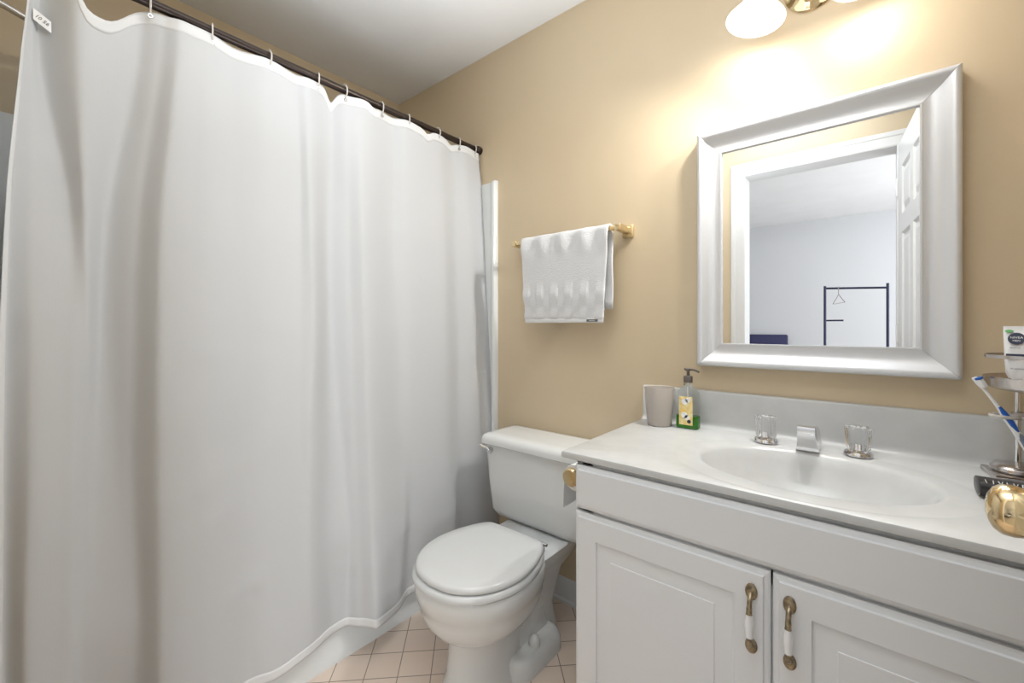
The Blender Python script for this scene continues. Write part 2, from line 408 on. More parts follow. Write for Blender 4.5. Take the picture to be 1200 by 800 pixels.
sur = thing('tub_surround', 'glossy white moulded wall panels around the bathtub', 'tub surround', (-1.75, 0.74, 0.382))
def panel(name, a, b, nrm, z0, z1, edge):
    """panel along a->b on the wall, with a thick rounded border strip at its open ends"""
    a, b = Vector(a), Vector(b); nv = Vector(nrm); L = (b-a).length; t = (b-a).normalized()
    prof = [(0, 0), (0, 0.018), (0.004, 0.024), (0.014, 0.026), (0.024, 0.022), (0.034, 0.010), (0.05, 0.008)] if edge else [(0, 0), (0, 0.008)]
    bm = BM(); rings = []
    pts = [(s, h) for s, h in prof]+[(L, 0.008), (L, 0)]
    bm_r = []
    for z, k in ((z0, 1), (z1-0.006, 1), (z1, 0.8)):
        bm_r.append([a+t*s+nv*(h*k)+Vector((0, 0, z)) for s, h in pts])
    loft(bm, bm_r); obj(name, bm, 'tub', sur, ang=40)
panel('end_panel', (-1.345, YB, 0), (XL, YB, 0), (0, -1, 0), 0.384, 1.82, True)
panel('side_panel', (XL, YB-0.01, 0), (XL, YF+0.01, 0), (1, 0, 0), 0.384, 1.82, False)
panel('end_panel', (-1.37, YF, 0), (XL, YF, 0), (0, 1, 0), 0.384, 1.82, False)
bm = BM(); box(bm, XL+0.008, XL+0.09, 0.5, 0.95, 1.02, 1.04, 0.006); obj('soap_ledge', bm, 'tub', sur)

# shower arm and head on the near end wall
sh = thing('overhead_shower', 'chrome shower arm and head high on the near tub wall', 'shower head', (-1.75, YF, 1.99))
bm = BM(); lathe(bm, (-1.75, YF, 1.985), (0, 1, 0), [(0.03, 0), (0.029, 0.004), (0.02, 0.010), (0.011, 0.012)], 24); obj('flange', bm, 'chrome', sh)
bm = BM(); tube(bm, cr([(-1.75, YF+0.008, 1.985), (-1.75, 0.03, 1.972), (-1.75, 0.09, 1.945), (-1.75, 0.14, 1.90)], 5), 0.0085, 12); obj('shower_arm', bm, 'chrome', sh)
bm = BM(); lathe(bm, (-1.75, 0.135, 1.905), (0, 0.6, -0.8), [(0.010, 0), (0.014, 0.015), (0.012, 0.03), (0.032, 0.06), (0.034, 0.07), (0.030, 0.074), (0, 0.074)], 24); obj('spray_head', bm, 'chrome', sh)

# ------------------------------------------------------------------ shower rod, rings, curtain
RX, RZ = -1.463, 1.992
rod = thing('shower_rod', 'dark bronze shower curtain rod spanning the tub', 'curtain rod', (RX, YB, RZ))
bm = BM(); tube(bm, [(RX, YF+0.012, RZ), (RX, YB-0.012, RZ)], 0.0125, 20); obj('rod', bm, 'rod', rod)
for y0, s in ((YB, -1), (YF, 1)):
    bm = BM(); lathe(bm, (RX, y0, RZ), (0, s, 0), [(0.019, 0), (0.020, 0.006), (0.019, 0.022), (0.014, 0.028)], 24); obj('end_cap', bm, 'rod', rod)
ring_y = [0.07, 0.251, 0.391, 0.540, 0.701, 0.795, 0.947, 1.075, 1.229, 1.356, 1.452]

FOLDS = [
  ((-1.453,0.040), (-1.440,0.026), (-1.421,0.006), (-1.398,-0.005), (-1.379,-0.008), (-1.359,-0.010), (-1.335,-0.010)),
  ((-1.460,0.043), (-1.447,0.032), (-1.427,0.015), (-1.405,0.007), (-1.385,0.005), (-1.366,0.004), (-1.341,0.003)),
  ((-1.464,0.047), (-1.451,0.041), (-1.426,0.039), (-1.392,0.041), (-1.364,0.039), (-1.340,0.032), (-1.313,0.030)),
  ((-1.477,0.057), (-1.466,0.055), (-1.442,0.097), (-1.403,0.104), (-1.379,0.101), (-1.355,0.095), (-1.329,0.091)),
  ((-1.425,0.117), (-1.416,0.117), (-1.417,0.124), (-1.413,0.128), (-1.398,0.123), (-1.379,0.122), (-1.357,0.120)),
  ((-1.475,0.234), (-1.473,0.214), (-1.464,0.170), (-1.447,0.154), (-1.427,0.152), (-1.408,0.155), (-1.384,0.156)),
  ((-1.459,0.273), (-1.449,0.258), (-1.434,0.224), (-1.414,0.210), (-1.398,0.202), (-1.379,0.204), (-1.357,0.204)),
  ((-1.440,0.313), (-1.419,0.296), (-1.391,0.267), (-1.366,0.255), (-1.347,0.252), (-1.327,0.250), (-1.300,0.245)),
  ((-1.449,0.372), (-1.427,0.363), (-1.399,0.353), (-1.375,0.347), (-1.355,0.343), (-1.336,0.339), (-1.311,0.334)),
  ((-1.466,0.441), (-1.449,0.440), (-1.423,0.442), (-1.398,0.449), (-1.381,0.449), (-1.364,0.448), (-1.341,0.442)),
  ((-1.449,0.526), (-1.436,0.523), (-1.414,0.519), (-1.390,0.514), (-1.370,0.511), (-1.351,0.507), (-1.322,0.502)),
  ((-1.462,0.623), (-1.442,0.626), (-1.417,0.619), (-1.390,0.605), (-1.370,0.595), (-1.349,0.586), (-1.320,0.573)),
  ((-1.449,0.658), (-1.425,0.650), (-1.397,0.647), (-1.375,0.645), (-1.357,0.624), (-1.342,0.620), (-1.326,0.616)),
  ((-1.477,0.754), (-1.466,0.749), (-1.451,0.732), (-1.435,0.732), (-1.418,0.739), (-1.401,0.745), (-1.383,0.740)),
  ((-1.453,0.794), (-1.440,0.791), (-1.421,0.787), (-1.398,0.782), (-1.379,0.777), (-1.355,0.780), (-1.322,0.777)),
  ((-1.436,0.851), (-1.416,0.841), (-1.388,0.828), (-1.364,0.825), (-1.342,0.824), (-1.314,0.820), (-1.264,0.805)),
  ((-1.468,1.005), (-1.453,0.996), (-1.429,0.982), (-1.403,0.981), (-1.377,0.981), (-1.347,0.972), (-1.303,0.913)),
  ((-1.447,1.063), (-1.434,1.053), (-1.412,1.038), (-1.392,1.034), (-1.375,1.032), (-1.359,1.014), (-1.346,0.989)),
  ((-1.449,1.225), (-1.434,1.224), (-1.412,1.224), (-1.387,1.209), (-1.370,1.200), (-1.355,1.199), (-1.346,1.208)),
  ((-1.466,1.324), (-1.453,1.320), (-1.436,1.315), (-1.413,1.304), (-1.392,1.292), (-1.370,1.285), (-1.351,1.285)),
  ((-1.447,1.381), (-1.434,1.388), (-1.414,1.397), (-1.394,1.384), (-1.379,1.375), (-1.362,1.368), (-1.335,1.358)),
  ((-1.453,1.481), (-1.440,1.500), (-1.421,1.510), (-1.398,1.516), (-1.379,1.514), (-1.359,1.509), (-1.335,1.502)),
]
ZS = [1.955, 1.75, 1.45, 1.1, 0.8, 0.5, 0.12]
def lag(col, z):
    """piecewise cubic-ish (catmull) of the fold's (x, y) over height"""
    if z >= ZS[0]:
        (x0, y0), (x1, y1) = col[0], col[1]; k = (z-ZS[0])/(ZS[0]-ZS[1]); return x0+(x0-x1)*k*0.3, y0+(y0-y1)*k*0.3
    for i in range(len(ZS)-1):
        if ZS[i] >= z >= ZS[i+1]:
            t = (ZS[i]-z)/(ZS[i]-ZS[i+1]); p = [col[max(i-1, 0)], col[i], col[i+1], col[min(i+2, len(ZS)-1)]]
            return tuple(0.5*((2*p[1][a])+(p[2][a]-p[0][a])*t+(2*p[0][a]-5*p[1][a]+4*p[2][a]-p[3][a])*t*t+(3*p[1][a]-p[0][a]-3*p[2][a]+p[3][a])*t**3) for a in (0, 1))
    return col[-1]
NSUB = 10
def curtain_row(z):
    k = [Vector((*lag(c, z), 0)) for c in FOLDS]; out = []
    for i in range(len(k)-1):
        for q in range(NSUB):
            t = q/NSUB; s = t*t*(3-2*t); s = 0.55*s+0.45*t
            out.append((k[i].x+(k[i+1].x-k[i].x)*s, k[i].y+(k[i+1].y-k[i].y)*t))
    out.append((k[-1].x, k[-1].y))
    # gentle smoothing so that the fold crests are round
    for _ in range(2):
        out = [out[0]]+[((a[0]+2*b_[0]+c[0])/4, (a[1]+2*b_[1]+c[1])/4) for a, b_, c in zip(out, out[1:], out[2:])]+[out[-1]]
    if z < 1.6:      # the cloth hangs clear of the tub's rim and apron
        lim = -1.364 if z < 0.42 else -1.364-(z-0.42)*0.12
        out = [(lim+math.log1p(math.exp((x-lim)/0.008))*0.008, y) for x, y in out]
    return out
def top_z(y):
    z = 1.972
    d = min(abs(y-r) for r in ring_y)
    z -= 0.086*(math.exp(-((y-0.150)/0.040)**4) if y < 0.150 else math.exp(-abs((y-0.150)/0.062)**2.6))          # the deep sag at the near end
    z -= 0.042*math.exp(-((y-0.750)/0.017)**2)
    z -= 0.012*math.exp(-((y-0.905)/0.02)**2)+0.016*math.exp(-((y-1.165)/0.02)**2)+0.010*math.exp(-((y-1.31)/0.018)**2)
    z += 0.003*math.sin(y*37)
    return z
def bot_z(y): return 0.118+0.006*math.sin(y*9+1)+0.003*math.sin(y*31)
rng = random.Random(3)
wr = [(rng.uniform(0, 1.5), rng.uniform(0.3, 1.7), rng.uniform(-0.5, 0.5), rng.uniform(0.05, 0.12)) for _ in range(40)]
def wrinkle(y, z):
    v = 0
    for (yc, zc, sl, ln) in wr:
        u = (y-yc); q = (z-zc)-sl*u
        if abs(u) < 3*ln and abs(q) < 0.05: v += 0.0035*math.exp(-(u/ln)**2-(q/0.011)**2)
    return v
NZ = 90
base_rows = {}
def grid(zf0, zf1, nz, push=0.0):
    """curtain sheet between two height functions"""
    ncol = len(curtain_row(1.0)); rows = []
    top0 = curtain_row(1.9)
    for j in range(nz+1):
        row = []
        for i in range(ncol):
            yy = top0[i][1]
            z = zf0(yy)+(zf1(yy)-zf0(yy))*j/nz
            kz = round(z, 3)
            if kz not in base_rows: base_rows[kz] = curtain_row(kz)
            x, y = base_rows[kz][i]
            row.append(Vector((x+wrinkle(y, z)+push, y, z)))
        rows.append(row)
    return rows
def sheet(bm, rows, th=0.0012):
    vr = [[bm.verts.new(p) for p in r] for r in rows]
    for a, b_ in zip(vr, vr[1:]):
        for i in range(len(a)-1): bm.faces.new((a[i], a[i+1], b_[i+1], b_[i]))
cur = thing('shower_curtain', 'white fabric shower curtain hanging in soft folds outside the tub', 'shower curtain', (-1.40, 0.75, 0.12))
bm = BM(); sheet(bm, grid(top_z, bot_z, NZ)); o = obj('curtain_panel', bm, 'curtain', cur, ang=180)
bm = BM(); r = grid(lambda y: top_z(y)+0.001, lambda y: top_z(y)-0.032, 4, 0.0009); sheet(bm, r); o2 = obj('top_hem', bm, 'hem', cur, ang=180)
bm = BM(); r = grid(lambda y: bot_z(y)+0.028, lambda y: bot_z(y)-0.001, 4, 0.0009); sheet(bm, r); o3 = obj('bottom_hem', bm, 'hem', cur, ang=180)
bm = BM()   # side hem along the near edge
rr = grid(top_z, bot_z, NZ, 0.0009); sheet(bm, [r[:8] for r in rr]); o4 = obj('side_hem', bm, 'hem', cur, ang=180)
for q in (o, o2, o3, o4):
    md = q.modifiers.new('thickness', 'SOLIDIFY'); md.thickness = 0.0012; md.offset = 0
# care tag sewn on the near top corner
bm = BM()
def cpt(i, z, push=0.005):
    x, y = curtain_row(z)[i]; return Vector((x+push, y, z))
def surf(y, z):
    row = curtain_row(z)
    for (xa, ya), (xb, yb) in zip(row, row[1:]):
        if ya <= y <= yb: return Vector((xa+(xb-xa)*(y-ya)/max(yb-ya, 1e-6), y, z))
    return Vector((*row[0], z))
a0 = surf(0.044, 1.857)+Vector((0.006, 0, 0)); a1 = surf(0.072, 1.838)+Vector((0.008, 0, 0)); dz = Vector((0.001, 0, -0.026))
loft(bm, [[a0, a1, a1+dz, a0+dz], [p+Vector((0.0008, 0, 0)) for p in (a0, a1, a1+dz, a0+dz)]])
tm = frame_m((a0+a1+dz)/2+Vector((0.0012, 0, 0)), (a1-a0), (0, 0, 1))
text(bm, '10 56', 0.011, tm, 0.0002, mi=1)
obj('care_tag', bm, ['white', 'greyink'], cur, sm=False)

ring0 = None
ORD = ['nearest the wall with the towel bar', 'second from the far wall', 'third from the far wall', 'fourth from the far wall', 'fifth from the far wall', 'sixth from the far wall',
       'seventh from the far wall, left of a dip', 'eighth from the far wall', 'ninth from the far wall', 'tenth from the far wall, beside the deep sag', 'nearest the camera, over the care tag']
for y, od in zip(ring_y, ORD[::-1]):
    lb = 'clear ring on the curtain rod, '+od
    if ring0 is None:
        ring0 = thing('curtain_ring', lb, 'curtain ring', (RX, y, RZ), 'clear rings carrying the shower curtain')
        bm = BM(); torus(bm, (RX, y, RZ-0.009), (0, 1, 0), 0.0235, 0.0024, 28, 8, sz=1.15)
        rg = obj('ring_loop', bm, 'ring', ring0)
        bm = BM(); torus(bm, (RX+0.012, y, RZ-0.040), (1, 0, 0), 0.0045, 0.0016, 14, 6)
        rh = obj('grommet', bm, 'steel', ring0)
    else:
        c = ring0.copy(); C.objects.link(c); c.location = (RX, y, RZ); c['label'] = lb
        c.rotation_euler = (0, 0, random.uniform(-0.35, 0.35))
        for ch in (rg, rh):
            d = ch.copy(); C.objects.link(d); d.parent = c

# ------------------------------------------------------------------ toilet
TX = -0.978
toi = thing('toilet', 'white two piece toilet with round lid down beside the vanity', 'toilet', (TX, 1.1, 0))
def egg(yf, yc, yb, w_, nr_, z, N=48, dx=0):
    pts = []
    for k in range(N):
        a = 2*PI*k/N; ca, sa = math.cos(a), math.sin(a)
        if sa < 0: pts.append((TX+dx+w_*ca, yc+(yc-yf)*sa, z))
        else:
            e = 2.0/nr_
            pts.append((TX+dx+w_*math.copysign(abs(ca)**e, ca), yc+(yb-yc)*abs(sa)**e, z))
    return pts
bm = BM()
loft(bm, [egg(0.862, 1.02, 1.30, 0.104, 3, 0.0), egg(0.864, 1.02, 1.30, 0.102, 3, 0.012), egg(0.880, 1.02, 1.27, 0.090, 2.8, 0.05), egg(0.885, 1.02, 1.25, 0.085, 2.6, 0.11),
          egg(0.885, 1.01, 1.24, 0.087, 2.6, 0.160), egg(0.878, 1.01, 1.23, 0.096, 2.5, 0.172), egg(0.858, 1.0, 1.23, 0.122, 2.4, 0.186), egg(0.834, 0.99, 1.23, 0.148, 2.3, 0.208), egg(0.813, 0.985, 1.235, 0.168, 2.3, 0.238), egg(0.802, 0.985, 1.24, 0.178, 2.3, 0.268),
          egg(0.797, 0.985, 1.24, 0.182, 2.3, 0.292), egg(0.793, 0.985, 1.24, 0.185, 2.3, 0.296), egg(0.788, 0.985, 1.24, 0.189, 2.3, 0.322), egg(0.785, 0.985, 1.24, 0.191, 2.3, 0.345), egg(0.790, 0.985, 1.235, 0.187, 2.3, 0.356)])
# rear deck that carries the tank, and the wide trapway foot
dk = []
for z, hw, y0, y1 in ((0.0, 0.085, 1.10, 1.36), (0.12, 0.075, 1.10, 1.34), (0.24, 0.09, 1.10, 1.38), (0.30, 0.125, 1.10, 1.42), (0.33, 0.138, 1.10, 1.44), (0.352, 0.144, 1.10, 1.445), (0.358, 0.138, 1.105, 1.44)):
    dk.append([(p[0], p[1], z) for p in rrect(TX-hw, TX+hw, y0, y1, 0.045, z)])
loft(bm, dk)
ft = []
for z, hw, i_ in ((0.0, 0.146, 0), (0.03, 0.146, 0.0), (0.05, 0.142, 0.004), (0.062, 0.133, 0.012), (0.068, 0.115, 0.025)):
    ft.append([(p[0], p[1], z) for p in rrect(TX-hw, TX+hw, 1.04+i_, 1.30-i_, 0.06, z)])
loft(bm, ft)
# sloping webs from the foot up to the bowl
for s in (-1, 1):
    loft(bm, [[(TX+s*0.06, 1.06, 0.04), (TX+s*0.090, 1.10, 0.05), (TX+s*0.090, 1.26, 0.05), (TX+s*0.05, 1.28, 0.05)],
              [(TX+s*0.05, 1.07, 0.20), (TX+s*0.075, 1.12, 0.19), (TX+s*0.070, 1.24, 0.18), (TX+s*0.05, 1.27, 0.18)]])
obj('bowl', bm, 'porcelain', toi, ang=60)
for s in (-1, 1):
    bm = BM(); lathe(bm, (TX+s*0.112, 1.15, 0.064), (0, 0, 1), [(0.019, 0), (0.019, 0.016), (0.015, 0.028), (0.007, 0.034), (0, 0.035)], 20); obj('bolt_cap', bm, 'porcelain', toi)
LID = [(0, 0.792), (0.075, 0.806), (0.135, 0.850), (0.172, 0.910), (0.187, 0.985), (0.178, 1.065), (0.155, 1.135), (0.128, 1.178), (0.10, 1.190), (0, 1.192)]
half = cr([(x, y, 0) for x, y in LID], 5)
outl = [(TX+p.x, p.y) for p in half]+[(TX-p.x, p.y) for p in half[1:-1][::-1]]
def grow(o_, k, c=(TX, 0.99)): return [(c[0]+(p[0]-c[0])*k, c[1]+(p[1]-c[1])*k) for p in o_]
def ins(o_, d, z):
    N = len(o_); r = []
    for i in range(N):
        t = Vector(o_[(i+1) % N])-Vector(o_[i-1]); q = Vector((t.y, -t.x)).normalized()
        if q.dot(Vector(o_[i])-Vector((TX, 0.99))) < 0: q = -q
        r.append((o_[i][0]-q.x*d, o_[i][1]-q.y*d, z))
    return r
seat_o = [(TX+(p[0]-TX)*1.035, 0.99+(p[1]-0.99)*(1.06 if p[1] < 0.99 else 0.98)) for p in outl]
bm = BM()   # seat: ring with an oval opening
ho = [(TX+(p[0]-TX)*0.62, 0.975+(p[1]-0.99)*0.66) for p in outl]
sr = [ins(seat_o, d, z) for d, z in ((0.008, 0.3585), (0.001, 0.362), (0.0, 0.368), (0.003, 0.376), (0.012, 0.3805))]
hr = [[(x, y, z) for x, y in ho] for z in (0.3795, 0.3585)]
loft(bm, sr+hr, loop=True)
obj('seat', bm, 'seat', toi, ang=50)
bm = BM()
loft(bm, [ins(outl, d, z) for d, z in ((0.008, 0.3825), (0.001, 0.385), (0.0, 0.391), (0.003, 0.398), (0.011, 0.4025))]+[[(TX+(x-TX)*k, 0.99+(y-0.99)*k, z) for x, y, z in ins(outl, 0.011, zz)] for k, zz in ((0.8, 0.4045), (0.4, 0.406)) for z in (zz,)])
obj('lid', bm, 'seat', toi, ang=50)
for s in (-1, 1):
    bm = BM(); box(bm, TX+s*0.105-0.012, TX+s*0.105+0.012, 1.188, 1.206, 0.357, 0.384, 0.004, 3); obj('hinge', bm, 'seat', toi)
    bm = BM(); tube(bm, [(TX+s*0.105-0.020, 1.197, 0.386), (TX+s*0.105+0.024, 1.197, 0.386)], 0.0055, 12); obj('hinge_pin', bm, 'chrome', toi)
bm = BM()
tk = []
for z, hw, y0 in ((0.362, 0.200, 1.318), (0.366, 0.212, 1.305), (0.39, 0.224, 1.292), (0.50, 0.236, 1.284), (0.648, 0.246, 1.280), (0.655, 0.246, 1.280)):
    tk.append([(p[0], p[1], z) for p in rrect(TX-hw, TX+hw, y0, 1.478, 0.028, z)])
loft(bm, tk); obj('tank', bm, 'porcelain', toi, ang=50)
bm = BM()
tl = []
for z, e in ((0.656, 0.004), (0.659, 0.0), (0.674, 0.0), (0.684, 0.003), (0.692, 0.010), (0.696, 0.022), (0.698, 0.045)):
    tl.append([(p[0], p[1], z) for p in rrect(TX-0.262+e, TX+0.262-e, 1.262+e, 1.492-e, max(0.03-e*0.3, 0.012), z)])
loft(bm, tl); obj('tank_lid', bm, 'porcelain', toi, ang=50)
lev = None
bm = BM()
lathe(bm, (TX-0.208, 1.284, 0.634), (0, -1, 0), [(0.013, 0), (0.013, 0.004), (0.009, 0.010), (0.007, 0.018), (0.0, 0.020)], 20)
tube(bm, cr([(TX-0.196, 1.268, 0.622), (TX-0.206, 1.262, 0.640), (TX-0.222, 1.256, 0.646), (TX-0.240, 1.250, 0.653)], 4), [0.0045]*5+[0.0055]*4+[0.0065]*4, 10)
obj('flush_lever', bm, 'chrome', toi)

# ------------------------------------------------------------------ towel bar and towel
tb = thing('towel_bar', 'brass towel bar with square posts on the tan wall', 'towel bar', (-0.94, YB, 1.49))
for x in (-1.172, -0.690):
    bm = BM(); box(bm, x-0.022, x+0.022, YB-0.010, YB, 1.465, 1.512, 0.003); box(bm, x-0.012, x+0.012, YB-0.094, YB-0.008, 1.478, 1.502, 0.003)
    obj('post', bm, 'pale_brass', tb, ang=30)
bm = BM(); box(bm, -1.162, -0.700, YB-0.091, YB-0.075, 1.482, 1.498, 0.002); obj('bar', bm, 'pale_brass', tb, ang=30)
tw = thing('hand_towel', 'white terry hand towel folded over the brass bar', 'towel', (-0.92, 1.417, 1.15))
bm = BM()
XT0, XT1 = -1.122, -0.722
path = []   # (y, z) drape
for k in range(15): path.append((1.4015-0.004*math.sin(k/14*PI*0.9), 1.155+(1.485-1.155)*k/14))
for k in range(1, 8): a = PI*k/8; path.append((1.417-0.0155*math.cos(a), 1.489+0.0165*math.sin(a)))
for k in range(12): path.append((1.4325+0.002*math.sin(k), 1.485-(1.485-1.20)*k/11))
rows = []
NXT = 88
for j, (y, z) in enumerate(path):
    r = []
    f = max(0, (1.49-z)/0.34)
    back = j > 18
    for i in range(NXT+1):
        u = i/NXT; x0 = XT0+0.022*f*(0 if back else 1); x1 = XT1-(0.020*f if not back else -0.002*f)
        wv = 0.008*math.sin(u*26+1)*(1-0.75*f)*math.sin(PI*min(1, f*4+0.1))
        rowb = 0
        if not back:
            for zc in (1.262, 1.222, 1.184):
                if abs(z-zc) < 0.013 and int(u*11) % 2 == (0 if zc != 1.222 else 1): rowb = 0.0065
        r.append(Vector((x0+(x1-x0)*u, y-(wv+rowb if not back else 0), z-(0.006*u*f if not back else 0))))
    rows.append(r)
sheet(bm, rows); o = obj('terry_cloth', bm, 'terry', tw, ang=180)
md = o.modifiers.new('thickness', 'SOLIDIFY'); md.thickness = 0.005; md.offset = 0.0
bm = BM(); box(bm, -1.10, -0.742, 1.3955, 1.4005, 1.150, 1.166, 0.002); obj('hem', bm, 'sheet', tw)
bm = BM(); box(bm, -0.808, -0.762, 1.3932, 1.3958, 1.153, 1.162, 0.0); text(bm, 'wwww', 0.008, frame_m((-0.785, 1.3928, 1.1575), (1, 0, 0), (0, 0, 1)), 0.0003, 1)
obj('label', bm, ['greyink', 'sheet'], tw, sm=False)

# ------------------------------------------------------------------ vanity cabinet
CT = 0.807                      # top of the counter
VX0, VX1, VY = -0.588, 0.292, 0.968
van = thing('vanity_cabinet', 'white two door vanity cabinet with raised panel doors under the sink', 'cabinet', (-0.148, 1.2, 0))
bm = BM()
for a in ((VX0, VX0+0.016, VY, YB-0.003, 0.0, CT-0.02), (VX1-0.016, VX1, VY, YB-0.003, 0.0, CT-0.02), (VX0, VX1, YB-0.012, YB-0.003, 0.1, CT-0.02),
          (VX0, VX1, VY+0.01, YB-0.01, 0.10, 0.116), (VX0+0.01, VX1-0.01, VY+0.06, VY+0.075, 0, 0.1)): box(bm, *a)
# face frame
for a in ((VX0, VX0+0.045, 0.10, CT-0.02), (VX1-0.045, VX1, 0.10, CT-0.02), (VX0, VX1, 0.10, 0.14), (VX0, VX1, CT-0.065, CT-0.02), (VX0, VX1, 0.63, 0.69), (-0.17, -0.12, 0.10, 0.66)):
    box(bm, a[0], a[1], VY, VY+0.019, a[2], a[3])
obj('carcass', bm, 'cabinet', van, sm=False)
DY = VY-0.019
def slab(bm, x0, x1, z0, z1, raised=True):
    e0 = 0.010; y = DY
    def R_(e, yy): return [(x0+e, yy, z0+e), (x1-e, yy, z0+e), (x1-e, yy, z1-e), (x0+e, yy, z1-e)]
    rg = [R_(0, VY-0.001), R_(0, y+0.009), R_(0.004, y+0.006), R_(0.010, y+0.0045), R_(0.012, y)]
    if raised: rg += [R_(0.062, y), R_(0.0635, y+0.0045), R_(0.067, y+0.0055), R_(0.070, y+0.0050), R_(0.100, y+0.0022), R_(0.101, y+0.0005)]
    else: rg += [R_(0.03, y)]
    loft(bm, rg)
bm = BM(); slab(bm, VX0+0.002, VX1-0.002, 0.668, CT-0.028, False); obj('false_drawer_front', bm, 'cabinet', van, ang=12)
def handle(x, zc, par):
    bm = BM()
    y0 = DY
    for s in (1, -1):
        a_, b_ = (0.0108, 0.0165) if s > 0 else (0.0108, 0.0148)
        prof = [(1.0, 0.0), (1.0, 0.0022), (0.75, 0.0048), (0.25, 0.006), (0.001, 0.006)]
        loft(bm, [circ((x, y0-h, zc+s*0.053), (a_*k, b_*k), (0, -1, 0), 20) for k, h in prof])
    # bowed bail: upper stem, lower stem
    tube(bm, cr([(x, y0-0.003, zc+0.050), (x, y0-0.014, zc+0.043), (x, y0-0.020, zc+0.030), (x, y0-0.0215, zc+0.018)], 4), [0.0050]*4+[0.0046]*4+[0.0052]*4+[0.0066], 12)
    tube(bm, cr([(x, y0-0.003, zc-0.050), (x, y0-0.014, zc-0.044), (x, y0-0.019, zc-0.035), (x, y0-0.0205, zc-0.026)], 4), [0.0046]*4+[0.0046]*4+[0.0052]*4+[0.0064], 12)
    lathe(bm, (x, y0-0.0215, zc+0.019), (0, 0.02, -1), [(0.0066, 0), (0.0062, 0.002), (0.0074, 0.012), (0.0078, 0.022), (0.0074, 0.032), (0.0060, 0.043), (0.0064, 0.045)], 18, mi=1)
    obj('handle', bm, ['antique', 'ceramic'], par, ang=40)
for x0, x1, hx in ((VX0+0.002, -0.1485, -0.180), (-0.1445, VX1-0.002, -0.116)):
    bm = BM(); slab(bm, x0, x1, 0.115, 0.660); d_ = obj('door', bm, 'cabinet', van, ang=12)
    handle(hx, 0.560, d_)

# ------------------------------------------------------------------ countertop with integral sink
ctp = thing('countertop', 'white marbled vanity countertop with integral oval sink', 'countertop', (-0.148, 1.22, CT))
KX0, KX1, KY0, KY1 = -0.628, 0.325, 0.952, YB-0.002
SX, SY = -0.118, 1.203
bm = BM()
N = 96
def outer_pt(a, inset=0.0):
    ca, sa = math.cos(a), math.sin(a); ts = []
    if ca > 1e-9: ts.append((KX1-inset-SX)/ca)
    if ca < -1e-9: ts.append((KX0+inset-SX)/ca)
    if sa > 1e-9: ts.append((KY1-SY)/sa)
    if sa < -1e-9: ts.append((KY0+inset-SY)/sa)
    t = min(ts); return (SX+ca*t, SY+sa*t)
angs = sorted([2*PI*k/N for k in range(N)]+[math.atan2(y-SY, x-SX) % (2*PI) for x in (KX0, KX1) for y in (KY0, KY1)])
def ell(rx, ry, z, dy=0, dx=0): return [(SX+dx+rx*math.cos(a), SY+dy+ry*math.sin(a), z) for a in angs]
rings = [[(*outer_pt(a, 0.004), CT-0.019) for a in angs], [(*outer_pt(a), CT-0.016) for a in angs], [(*outer_pt(a), CT-0.005) for a in angs], [(*outer_pt(a, 0.0015), CT-0.0015) for a in angs], [(*outer_pt(a, 0.005), CT) for a in angs],
         ell(0.300, 0.232, CT, -0.008), ell(0.294, 0.226, CT-0.0022, -0.008), ell(0.288, 0.221, CT-0.0026, -0.008), ell(0.240, 0.178, CT-0.0035), ell(0.230, 0.169, CT-0.0065), ell(0.222, 0.162, CT-0.014), ell(0.210, 0.152, CT-0.035), ell(0.185, 0.133, CT-0.075),
         ell(0.14, 0.10, CT-0.115), ell(0.08, 0.06, CT-0.135), ell(0.028, 0.028, CT-0.140), ell(0.020, 0.020, CT-0.150)]
loft(bm, rings, cap0=False, cap1=True)
obj('counter_slab', bm, 'marble', ctp, ang=40)
bm = BM()
yb0 = YB-0.0015
loft(bm, [[(x, yb0, CT), (x, YB-0.034, CT), (x, YB-0.026, CT+0.003), (x, YB-0.0215, CT+0.010), (x, YB-0.020, CT+0.02), (x, YB-0.020, CT+0.111), (x, YB-0.017, CT+0.116), (x, YB-0.010, CT+0.118), (x, yb0, CT+0.118)] for x in (KX0+0.002, KX1)])
obj('backsplash', bm, 'marble', ctp, ang=40)
bm = BM(); lathe(bm, (SX, SY, CT-0.1402), (0, 0, 1), [(0.021, 0), (0.021, 0.003), (0.016, 0.0035), (0.012, 0.001), (0, 0.001)], 24); obj('drain', bm, 'chrome', ctp)

# ------------------------------------------------------------------ faucet
fa = thing('faucet', 'chrome basin faucet with two clear fluted acrylic knobs', 'faucet', (-0.13, 1.405, CT))
bm = BM()      # boxy spout, wide face forward
sp = [((0.0, 0.004), 0.032), ((0.0, 0.02), 0.030)]
prof = [(1.435, CT-0.002), (1.372, CT-0.002), (1.366, CT+0.006), (1.352, CT+0.026), (1.338, CT+0.046), (1.334, CT+0.060), (1.340, CT+0.068), (1.372, CT+0.067), (1.405, CT+0.058), (1.424, CT+0.040), (1.434, CT+0.018)]
hwid = [0.026, 0.026, 0.024, 0.021, 0.019, 0.019, 0.019, 0.019, 0.021, 0.024, 0.026]
FX = -0.128
pr = cr([(y, z, h) for (y, z), h in zip(prof, hwid)], 3, True)
rings = [[(FX+s*p.z*k, p.x*(1)+(0 if k == 1 else 0), p.y) for p in pr] for s, k in ((-1, 0.93), (-1, 1.0), (1, 1.0), (1, 0.93))]
def shrink(r_, k):
    c = sum((Vector(p) for p in r_), Vector())/len(r_)
    return [Vector((p[0], c.y+(p[1]-c.y)*k, c.z+(p[2]-c.z)*k)) for p in r_]
rings[0] = shrink(rings[0], 0.93); rings[3] = shrink(rings[3], 0.93)
loft(bm, rings); obj('spout', bm, 'chrome', fa, ang=35)
